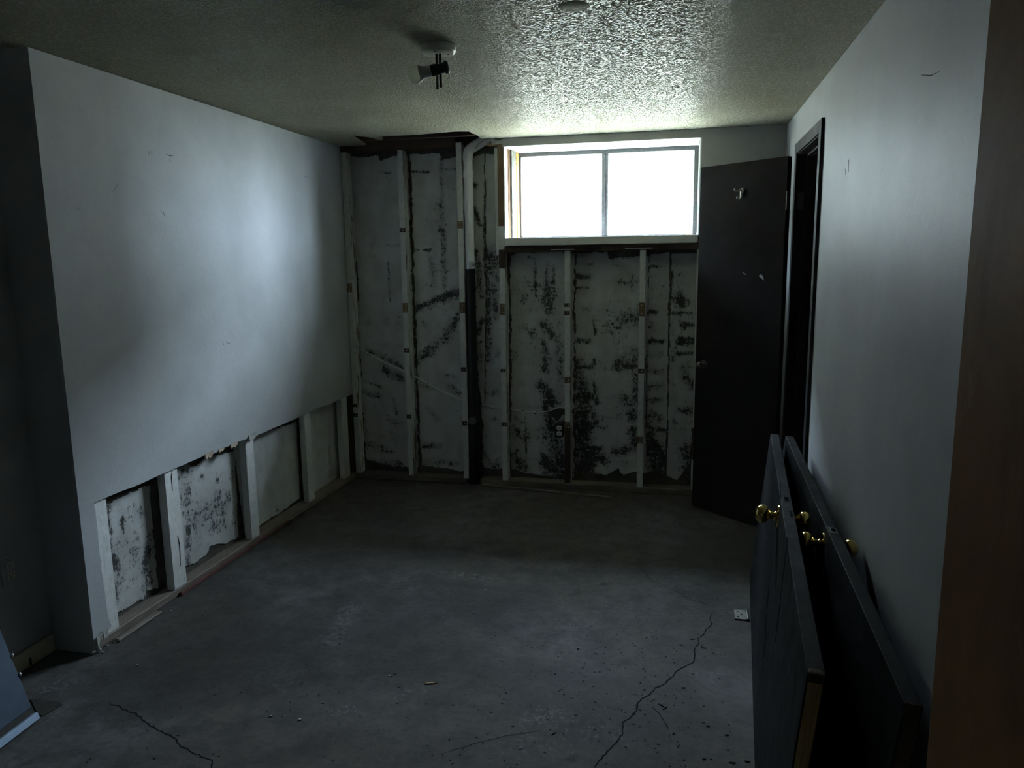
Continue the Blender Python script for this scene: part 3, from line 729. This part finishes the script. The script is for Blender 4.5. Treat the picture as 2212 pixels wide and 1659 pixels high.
# ------------------------------------------------------------------ open door by the window
FR = np.array([2.320, -.225]); HG = np.array([2.748, -.600])
dd = (HG-FR); DW = float(np.hypot(*dd)); dd = dd/DW
nn = np.array([dd[1], -dd[0]])                # towards the camera
if nn[1] > 0: nn = -nn
mat4 = Matrix(((dd[0], nn[0], 0, FR[0]), (dd[1], nn[1], 0, FR[1]), (0, 0, 1, .010), (0, 0, 0, 1)))
od = empty('interior_door', mat=mat4); tag(od, 'dark umber flush door standing open beside the window, coat hook on it', 'door')
DH = 2.012
box('door_slab', (0, -.035, 0), (DW, 0, DH), M['door_umber'], od, .0015)
def dloc(px, py):
    w = onplane(px, py, (FR[0], FR[1], 0), (nn[0], nn[1], 0)); d2 = w[:2]-FR
    return (float(d2@dd), float(w[2]-.010))
ka, kz = dloc(1512, 787)
knob(od, (.060, 0, kz), (0, 1, 0), M['knob_dark'], .85); knob(od, (.060, -.035, kz), (0, -1, 0), M['knob_dark'], .85)
box('latch_plate', (-.001, -.029, kz-.028), (.0006, -.006, kz+.028), M['dull_metal'], od)
for z in (1.79, .24):
    bm = bmesh.new(); bm_tube(bm, [(DW+.007, .004, z-.046), (DW+.007, .004, z+.046)], .006, 10)
    bm_box(bm, (DW-.0002, -.032, z-.045), (DW+.002, .004, z+.045), .0005)
    frombm('hinge', bm, M['dull_metal'], od)
hx, hz = dloc(1603, 412)
bm = bmesh.new()
bm_lathe(bm, [(0, .006), (.010, .005), (.014, .001), (.014, 0)], (0, 1, 0), (hx, 0, hz), 14)
bm_tube(bm, [(hx, .004, hz), (hx, .006, hz-.016), (hx, .008, hz-.030), (hx, .014, hz-.042), (hx, .026, hz-.048), (hx, .036, hz-.044), (hx, .042, hz-.034)], [.009, .007, .006, .005, .0045, .004, .005], 8)
bm_tube(bm, [(hx, .004, hz+.002), (hx, .018, hz+.001), (hx, .034, hz-.003), (hx, .050, hz-.006), (hx, .062, hz+.000), (hx, .066, hz+.008)], [.006, .005, .0045, .004, .004, .005], 8)
hk = frombm('coat_hook', bm, M['steel'], od, True); hk['label'] = 'silver double coat hook'
for (px, py), (a, b), rot in [((1608, 591), (.018, .004), -.4), ((1645, 598), (.012, .028), .6)]:
    x_, z_ = dloc(px, py)
    pts = [(math.cos(k)*a*(.6+.4*math.cos(2*k+1)), math.sin(k)*b*(.7+.3*math.sin(3*k))) for k in np.linspace(0, 2*math.pi, 11)[:-1]]
    pts = [(x_+u*math.cos(rot)-v_*math.sin(rot), z_+u*math.sin(rot)+v_*math.cos(rot)) for u, v_ in pts]
    prism('paint_smear', pts, lambda a_, b_, t_: (a_, t_, b_), .0006, M['white_scuff'], od)

# ------------------------------------------------------------------ two black doors lying on edge against the right wall
def leaning(label, far_top, near_top, far_bot, L, width, thick, name='loose_door'):
    ft, nt, fb = map(np.array, (far_top, near_top, far_bot))
    e1 = (nt-ft)/np.linalg.norm(nt-ft)
    e2 = ft-fb; e2 = e2-e1*(e2@e1); e2 /= np.linalg.norm(e2)
    e3 = np.cross(e1, e2)                       # towards the room when it points to -x
    if e3[0] > 0: e3 = -e3
    org = ft-e2*width
    R = Matrix(((e1[0], e2[0], e3[0], org[0]), (e1[1], e2[1], e3[1], org[1]), (e1[2], e2[2], e3[2], org[2]), (0, 0, 0, 1)))
    o = empty(name, mat=R); tag(o, label, 'door')
    bm = bmesh.new(); bm_box(bm, (0, 0, -thick), (L, width, 0), .0015)
    frombm('door_slab', bm, M['door_black'], o)
    return o, R, e1, e2, e3, org
LA, WA, TH = 2.03, .711, .035
A_far, A_near = np.array([2.640, -1.300, .722]), np.array([2.497, -3.325, .690])
A_bot = np.array([2.575, -1.300, .016])
dA, RA, a1, a2, a3, aorg = leaning('black hollow door lying on its long edge, outer of the two by the wall', A_far, A_near, A_bot, LA, WA, TH)
def slab_local(px, py, org, e1, e2, e3, off=0.):
    w = onplane(px, py, org+e3*off, e3)-org; return float(w@e1), float(w@e2)
u_, v_ = slab_local(1683, 1098, aorg, a1, a2, a3)
knob(dA, (u_, WA-.064, 0), (0, 0, 1), M['brass'], 1.18); knob(dA, (u_, WA-.064, -TH), (0, 0, -1), M['brass'], 1.12)
box('latch_plate', (u_-.020, WA-.0005, -.027), (u_+.020, WA+.0008, -.008), M['knob_dark'], dA)
lathe('latch_bolt', [(0, .012), (.006, .010), (.007, 0)], M['black_plastic'], dA, (0, 1, 0), (u_, WA, -TH/2), 10)
u2, v2 = slab_local(1697, 1070, aorg, a1, a2, a3)
box('gouge', (u2-.03, WA-.0004, -.03), (u2+.02, WA+.0008, -.012), M['crack'], dA, .0004, .004)
box('raw_end', (LA-.0008, .012, -TH+.003), (LA+.0012, WA-.02, -.004), M['wood_tan'], dA, .0004, .001)
box('splintered_corner', (LA-.018, WA-.016, -TH+.002), (LA+.004, WA+.0012, -.003), M['wood_dark'], dA, .003, .003)
for (p0, p1) in [((1702, 1160), (1675, 1390)), ((1663, 1240), (1650, 1420)), ((1686, 1040), (1686, 1140))]:
    q0 = slab_local(*p0, aorg, a1, a2, a3); q1 = slab_local(*p1, aorg, a1, a2, a3)
    bm = bmesh.new(); n_ = 8
    bm_tube(bm, [(q0[0]+(q1[0]-q0[0])*k/n_+random.uniform(-.004, .004), q0[1]+(q1[1]-q0[1])*k/n_, .0002) for k in range(n_+1)], .0011, 4)
    frombm('scratch', bm, M['crack'], dA)
# hinge still screwed to its lower edge, leaf open on the floor
hw = Vector(onz(1601, 1328, .004)); hl = RA.inverted() @ hw
bm = bmesh.new()
q = Matrix.Translation((0, 0, 0))
Rf = RA.to_3x3().inverted()
ux, uy, uz = Rf @ Vector((1, 0, 0)), Rf @ Vector((0, 1, 0)), Rf @ Vector((0, 0, 1))
c = RA.inverted() @ Vector((hw.x-.004, hw.y, .0045))
def hb(bm, lo, hi, bev=0.):
    n0 = len(bm.verts); bm_box(bm, lo, hi, bev); bm.verts.ensure_lookup_table()
    for v in bm.verts[n0:] if bev == 0 else bm.verts[n0:]:
        p = v.co.copy(); v.co = c+ux*p.x+uy*p.y+uz*p.z
hb(bm, (-.024, -.044, -.001), (.024, .044, .0015))
for sx, sy in ((-.010, -.026), (.006, 0.), (-.010, .026)):
    n0 = len(bm.verts); bm_lathe(bm, [(0, .0025), (.004, .0022), (.004, .0015)], (0, 0, 1), (sx, sy, 0), 8, 1); bm.verts.ensure_lookup_table()
    for v in bm.verts[n0:]:
        p = v.co.copy(); v.co = c+ux*p.x+uy*p.y+uz*p.z
n0 = len(bm.verts); bm_tube(bm, [(.029, -.048, .002), (.029, .048, .002)], .0058, 8); bm.verts.ensure_lookup_table()
for v in bm.verts[n0:]:
    p = v.co.copy(); v.co = c+ux*p.x+uy*p.y+uz*p.z
hg = frombm('hinge', bm, [M['dull_metal'], M['crack']], dA); hg['label'] = 'dull metal hinge folded out on the floor'

B_far, B_near = np.array([2.706, -1.285, .712]), np.array([2.684, -3.310, .638])
B_bot = np.array([2.632, -1.285, .046])
dB, RB, b1, b2, b3, borg = leaning('black hollow door lying on its long edge, inner one touching the wall', B_far, B_near, B_bot, LA, .672, TH)
WB = .672
u_, v_ = slab_local(1778, 1163, borg, b1, b2, b3)
knob(dB, (u_, WB-.064, 0), (0, 0, 1), M['brass'], 1.18); knob(dB, (u_, WB-.064, -TH), (0, 0, -1), M['brass'], 1.12)
u3, v3 = slab_local(1790, 1130, borg, b1, b2, b3)
pl_ = box('latch_plate', (u3-.024, WB-.0005, -.030), (u3+.024, WB+.0010, -.005), M['dull_metal'], dB)
lathe('latch_bolt', [(0, .010), (.006, .008), (.008, 0)], M['black_plastic'], dB, (0, 1, 0), (u3, WB, -TH/2), 10)
box('raw_end', (LA-.0008, .012, -TH+.003), (LA+.0012, WB-.02, -.004), M['wood_dark'], dB, .0004, .001)
box('splintered_corner', (LA-.016, WB-.03, -TH+.004), (LA+.003, WB-.001, -.001), M['wood_dark'], dB, .003, .003)

# ------------------------------------------------------------------ brown entry door swung against the right wall
ed = empty('entry_door', (2.637, -3.60, .01)); tag(ed, 'scuffed brown stained wooden door swung back against the right wall', 'door')
ang = math.atan2(-.82, .10)
ed.rotation_euler = (0, 0, ang)
box('door_slab', (0, -.0005, 0), (.80, .040, 2.03), M['door_brown'], ed, .002)
box('edge_chip', (-.0008, .001, 1.466), (.006, .010, 1.486), M['wood_tan'], ed, .0008, .001)
for z in (1.75, .25):
    bm = bmesh.new(); bm_tube(bm, [(.806, .038, z-.046), (.806, .038, z+.046)], .006, 10); bm_box(bm, (.7995, .004, z-.045), (.8015, .038, z+.045))
    frombm('hinge', bm, M['dull_metal'], ed)

# ------------------------------------------------------------------ ceiling lamp
LX, LY = 1.369, -2.110
lp = empty('ceiling_lamp', (LX, LY, H)); tag(lp, 'bare ceiling lamp holder with one unlit white bulb', 'lamp')
lathe('canopy', [(.0, -.001), (.062, -.001), (.064, -.004), (.0625, -.020), (.057, -.027), (.053, -.028), (0, -.028)][::-1], M['enamel'], lp, n=40)
for k in range(3):
    a = 2*math.pi*k/3+.5
    lathe('screw_hole', [(0, -.0286), (.004, -.0286), (.004, -.027)], M['crack'], lp, org=(.036*math.cos(a), .036*math.sin(a), 0), n=10)
for s_ in (-1, 1):
    bm = bmesh.new(); bm_box(bm, (s_*.0064-.0048, -.0012, -.148 if s_ < 0 else -.143), (s_*.0064+.0048, .0012, -.0205), .0006)
    frombm('strap', bm, M['dull_metal'], lp)
ax = Vector((-.95, -.22, -.20)).normalized(); so = Vector((.0, -.012, -.083))
lathe('socket', [(0, -.040), (.018, -.040), (.0225, -.036), (.0225, -.026), (.017, -.023), (.017, -.004), (.0195, .0), (.0205, .018), (.020, .024), (0, .024)], M['black_plastic'], lp, ax, so, 20)
bl = lathe('bulb', [(.024, .060), (.0285, .067), (.033, .076), (.0345, .085), (.033, .095), (.0275, .105), (.017, .112), (0, .115)], M['bulb'], lp, ax, so, 28)
lathe('bulb_collar', [(.0165, .018), (.0185, .032), (.0195, .044), (.0215, .053), (.0285, .067)], M['bulb_base'], lp, ax, so, 24)

# ------------------------------------------------------------------ drain pipe
PX, PY = .868, .028
pp = empty('drain_pipe', (PX, PY, 0)); tag(pp, 'white plastic drain pipe clamped onto a black pipe beside a stud', 'pipe')
zc = ony(1012, 571, PY)[2]; zb = ony(1012, 376, PY)[2]; zh = ony(1012, 342, PY)[2]
R1 = .030
lathe('white_pipe', [(0, zc), (R1, zc), (R1, zh+.01), (0, zh+.01)], M['pvc'], pp)
lathe('coupling', [(R1, zb-.022), (R1+.0045, zb-.022), (R1+.0045, zb+.022), (R1, zb+.022)], M['pvc'], pp)
pts = [(0, 0, zh+.004)]
for k in range(11):
    a = math.radians(62)*k/10
    pts.append((.052*(1-math.cos(a)), .006*k/10, zh+.020+.052*math.sin(a)))
e_ = pts[-1]; pts.append((e_[0]+.115, .012, e_[2]+.061))
el = tube('elbow', pts, R1+.003, M['pvc'], pp, 20)
lathe('hub', [(R1, zh-.014), (R1+.005, zh-.014), (R1+.005, zh+.014), (R1+.003, zh+.014)], M['pvc'], el)
tube('pipe_strap', [(.060, -.030, zh+.052), (.072, -.034, zh+.070), (.090, -.030, zh+.088), (.105, -.018, zh+.10)], .006, M['steel'], pp, 6)
cp = lathe('clamp_coupling', [(R1-.002, zc+.018), (R1+.003, zc+.018), (R1+.003, zc-.030), (R1-.002, zc-.030)], M['steel'], pp)
for dz in (.010, -.022):
    lathe('band', [(R1+.002, zc+dz-.006), (R1+.005, zc+dz-.006), (R1+.005, zc+dz+.006), (R1+.002, zc+dz+.006)], M['steel'], cp)
    box('band_screw', (.022, -.036, zc+dz-.007), (.040, -.022, zc+dz+.007), M['steel'], cp, .002)
R2 = .0335
lathe('black_pipe', [(0, .0), (R2+.006, .0), (R2+.006, .10), (R2+.003, .30), (R2+.002, .36), (R2, .62), (R2-.002, zc-.03), (0, zc-.03)], M['abs'], pp)
zo = ony(1020, 908, 0)[2]
co = lathe('cleanout', [(R2*.7, .010), (.031, .020), (.031, .050), (.026, .052), (0, .052)], M['abs'], pp, (.10, -1, 0), (.0, 0, zo))
lathe('cleanout_cap', [(0, .062), (.010, .062), (.011, .056), (.026, .056), (.028, .052)], M['dull_metal'], co, (.10, -1, 0), (.0, 0, zo))
lathe('cleanout_ring', [(R2+.002, zo-.052), (R2+.008, zo-.050), (R2+.008, zo-.036), (R2+.002, zo-.034)], M['abs'], pp)

# ------------------------------------------------------------------ painted-over cable across the masonry
def cpt(px, py): return tuple(ony(px, py, YM-.012))
cb = empty('wall_cable', cpt(868, 799)); tag(cb, 'thin white painted cable running diagonally across the masonry', 'cable')
c0 = np.array(cpt(868, 799))
seq = [cpt(769, 750), cpt(800, 766), cpt(835, 785), cpt(868, 799), cpt(895, 812), cpt(925, 829), cpt(960, 848), cpt(998, 865)]
tube('cable_sheath', [np.array(p)-c0 for p in seq], .0068, M['white'], cb, 8)
for k in (1, 5):
    p = np.array(seq[k])-c0; box('cable_staple', p-[.003, .007, .010], p+[.003, .004, .010], M['dull_metal'], cb)

# ------------------------------------------------------------------ outlets
def receptacle(parent, org, ux, uz, un, mat):
    """two round-sided faces with slots on a strap; ux right, uz up, un out"""
    ux, uz, un = map(np.array, (ux, uz, un)); org = np.array(org, float)
    for s_ in (-1, 1):
        pts = []
        for k in range(20):
            a = 2*math.pi*k/20; pts.append((max(-.0168, min(.0168, .0195*math.cos(a))), max(-.0135, min(.0135, .0175*math.sin(a)))+s_*.0195))
        fo = prism('socket_face', pts, lambda a, b, t_: tuple(org+ux*a+uz*b+un*t_), .004, mat, parent)
        for dx, hh in ((-.0065, .0045), (.0065, .0036)):
            prism('slot', [(dx-.001, s_*.0195+.003-hh), (dx+.001, s_*.0195+.003-hh), (dx+.001, s_*.0195+.003+hh), (dx-.001, s_*.0195+.003+hh)], lambda a, b, t_: tuple(org+ux*a+uz*b+un*(.0038+t_)), .0006, M['crack'], fo)
        prism('slot', [(.0025*math.cos(k), s_*.0195-.0075+.0025*math.sin(k)) for k in np.linspace(0, 2*math.pi, 9)[:-1]], lambda a, b, t_: tuple(org+ux*a+uz*b+un*(.0038+t_)), .0006, M['crack'], fo)
q = ony(1208, 930, -.002)
ob = empty('wall_outlet', tuple(q)); tag(ob, 'white double outlet in a black box on the masonry beside a stud', 'outlet')
bm = bmesh.new(); bm_box(bm, (-.024, .0, -.046), (.024, .095, .046), .003)
frombm('outlet_box', bm, M['black_plastic'], ob)
receptacle(ob, (0, -.0002, 0), (1, 0, 0), (0, 0, 1), (0, -1, 0), M['outlet'])
lathe('screw', [(0, .003), (.003, .002), (.003, 0)], M['steel'], ob, (0, -1, 0), (0, -.0002, 0), 8)
q = onx(19, 1232, XJ)
o2 = empty('wall_outlet', (XJ, q[1], q[2])); tag(o2, 'ivory double outlet on the dark recessed wall above the baseboard', 'outlet')
box('cover_plate', (.0, -.036, -.058), (.0045, .036, .058), M['paint'], o2, .002)
receptacle(o2, (.0042, 0, 0), (0, 1, 0), (0, 0, 1), (1, 0, 0), M['ivory'])
lathe('screw', [(0, .002), (.003, .0012), (.003, 0)], M['steel'], o2, (1, 0, 0), (.0045, 0, 0), 8)

# ------------------------------------------------------------------ slate blue door leaning at the left
bf = np.array([.128, -2.900, .040]); up = np.array([-.300, 0, 1.0]); up /= np.linalg.norm(up)
al = np.array([.055, -1.0, 0]); al /= np.linalg.norm(al)
nb = np.cross(up, al); nb = nb if nb[0] > 0 else -nb; nb /= np.linalg.norm(nb); up = np.cross(al, nb); up = up if up[2] > 0 else -up
Rm = Matrix(((al[0], up[0], nb[0], bf[0]), (al[1], up[1], nb[1], bf[1]), (al[2], up[2], nb[2], bf[2]), (0, 0, 0, 1)))
bd = empty('leaning_panel', mat=Rm); tag(bd, 'slate blue door panel with a paler strip along its foot leaning against the recessed wall', 'door')
box('panel_slab', (0, .010, -.032), (.76, 1.02, 0), M['blue_panel'], bd, .003)
box('bottom_strip', (-.004, -.036, -.030), (.764, -.012, .012), M['blue_edge'], bd, .003)  # strip in a paler blue than the slab above
box('dark_seam', (.002, -.012, -.030), (.758, .010, -.004), M['dark_bit'], bd)
for (a, b) in ((.20, .26), (.13, .19)):
    bm = bmesh.new(); bm_tube(bm, [(-.003, a-.006, .002), (-.003, a+.006, .002)], .0036, 8)
    frombm('hinge_knuckle', bm, M['steel'], bd, True)

# ------------------------------------------------------------------ bits on the floor
def chip(px, py, a, b, h, mat, label, cat, group, rot=0., name='plaster_chip'):
    p = onz(px, py); bm = bmesh.new(); n_ = 6
    lo = []; hi_ = []
    for k in range(n_):
        t_ = 2*math.pi*k/n_; r = random.uniform(.7, 1.1)
        x, y = a*r*math.cos(t_), b*r*math.sin(t_); x, y = x*math.cos(rot)-y*math.sin(rot), x*math.sin(rot)+y*math.cos(rot)
        lo.append(bm.verts.new((x, y, 0))); hi_.append(bm.verts.new((x*.75, y*.75, h*random.uniform(.7, 1.1))))
    bm.faces.new(lo[::-1]); bm.faces.new(hi_)
    for k in range(n_): bm.faces.new((lo[k], lo[(k+1) % n_], hi_[(k+1) % n_], hi_[k]))
    o = frombm(name, bm, mat); o.location = (p[0], p[1], .0004)
    return tag(o, label, cat, group)
GL = 'small pale plaster chip out in the open middle of the floor'
for px, py, a, b, r in [(843, 1461, .012, .007, .4), (585, 1548, .010, .004, .2), (648, 1555, .010, .007, 0), (1049, 1275, .010, .006, 0), (1471, 1393, .009, .004, 0), (1249, 1402, .009, .004, .1), (440, 1330, .008, .004, .3), (1383, 1475, .004, .004, 0),
                        (1025, 1325, .006, .004, 1), (370, 1320, .010, .005, .2), (297, 1437, .010, .004, .3), (735, 1338, .006, .004, 0), (500, 1250, .006, .004, 0), (232, 1395, .012, .008, .2), (222, 1410, .010, .006, 0), (250, 1388, .012, .006, .6), (1525, 1250, .006, .004, 0), (1200, 1455, .005, .004, 0)]:
    if px < 260 and py > 1380: lb, gp = 'plaster crumb lying at the crumbled foot of the left wall corner', 'crumbs at the wall corner'
    elif px < 520 and py < 1440: lb, gp = 'pale plaster chip on the floor along the left wall plate', 'chips along the left wall'
    elif px > 1350: lb, gp = 'tiny pale chip on the floor close to the long crack', 'chips by the crack'
    else: lb, gp = GL, 'plaster chips on the floor'
    chip(px, py, a*.75, b*.75, .004, M['plaster'], lb, 'debris', gp, r)
chip(930, 1477, .026, .005, .004, M['wood_tan'], 'pale wood sliver lying on the dark part of the floor', 'debris', None, .35, 'wood_sliver')
GD = 'short dark splinter lying on the floor near the long crack'
for px, py, a, b, r in [(1430, 1525, .016, .003, -.6), (1436, 1530, .014, .003, .9), (1521, 1640, .007, .004, 0), (1529, 1569, .006, .003, 0), (1570, 1588, .007, .005, 0), (1455, 1585, .005, .005, 0), (1476, 1486, .007, .004, 0), (1495, 1381, .010, .003, .3), (1520, 1400, .014, .003, 0), (1196, 1585, .014, .003, .9), (1392, 1490, .006, .004, 1.2), (1614, 1645, .012, .004, .1), (1583, 1648, .012, .005, .1)]:
    if px > 1565: lb, gp = 'dark crumb on the floor at the foot of the outer black door', 'dark crumbs by the black door'
    elif (px, py) == (1196, 1585): lb, gp = 'lone dark splinter on the pale scuffed patch of floor', None
    else: lb, gp = GD, 'dark splinters by the crack'
    chip(px, py, a, b, .003, M['dark_bit'], lb, 'debris', gp, r, 'dark_splinter')
scr = [onz(*p_) for p_ in [(66, 1511), (128, 1517), (135, 1523), (112, 1537), (92, 1548), (80, 1540)]]  # outline of a flat dark triangle laid on the floor
sc0 = np.mean(scr, 0)
so_ = prism('dark_patch', [(p_[0]-sc0[0], p_[1]-sc0[1]) for p_ in scr], lambda a, b, t_: (a, b, .0008+t_), .002, M['dark_bit'])
so_.location = (sc0[0], sc0[1], 0); tag(so_, 'flat black triangular patch on the floor beside the slate blue panel', 'debris')
# fine grit nobody could count
rng = np.random.RandomState(4); gv = []; gf = []
for k in range(900):
    if k < 300: x, y = rng.uniform(.02, .25), rng.uniform(-2.45, -.05)
    elif k < 700: x, y = rng.uniform(.3, 2.38), rng.uniform(-3.4, -1.2)
    else: x, y = rng.uniform(1.9, 2.38), rng.uniform(-3.0, -1.5)
    s_ = rng.uniform(.0012, .0032); i0 = len(gv); a = rng.uniform(0, 6.28)
    for q in range(3): gv.append((x+s_*math.cos(a+q*2.1), y+s_*math.sin(a+q*2.1), .0005))
    gv.append((x, y, .0005+s_)); gf += [(i0, i0+1, i0+3), (i0+1, i0+2, i0+3), (i0+2, i0, i0+3), (i0+2, i0+1, i0)]
dv = []; df = []
for k in range(520):
    if k < 260: x, y = rng.uniform(1.5, 2.42), rng.uniform(-3.2, -1.4)
    else: x, y = rng.uniform(.5, 2.2), rng.uniform(-3.4, -1.6)
    s_ = rng.uniform(.0015, .0042); i0 = len(dv); a = rng.uniform(0, 6.28); e_x = rng.uniform(1, 2.2)
    for q_ in range(4): dv.append((x+s_*e_x*math.cos(a+q_*1.57), y+s_*math.sin(a+q_*1.57), .0004))
    dv.append((x, y, .0004+s_*.5)); df += [(i0+q_, i0+(q_+1) % 4, i0+4) for q_ in range(4)]
n_pale = len(gf); off_ = len(gv); gv += dv; gf += [tuple(i_+off_ for i_ in f_) for f_ in df]
gr = mesh('floor_grit', gv, gf, simple('grit', (.13, .12, .11), .9, 0, .9, 300)); gr.data.materials.append(M['dark_bit'])
for p_ in gr.data.polygons[n_pale:]: p_.material_index = 1
tag(gr, 'fine grit and crumbs scattered over the concrete floor', 'debris', kind='stuff')
# strip of trim lying along the back plate
p, q = onz(1054, 1036), onz(1322, 1062)
d = q-p; Ls = float(np.hypot(d[0], d[1]))
sr = box('wood_strip', (0, -.010, 0), (Ls, .010, .010), M['wood_x'], None, .002, .001)
sr.location = (p[0], min(p[1], -.02), .0005); sr.rotation_euler = (0, 0, math.atan2(d[1], d[0])); tag(sr, 'thin strip of old trim lying along the foot of the back wall', 'debris')
cr_ = chip(1487, 500, .02, .008, .016, M['foam'], 'small orange foam crumb on the window sill corner', 'debris', None, .3, 'foam_crumb')
cr_.location = (2.262, .275, 1.6525)
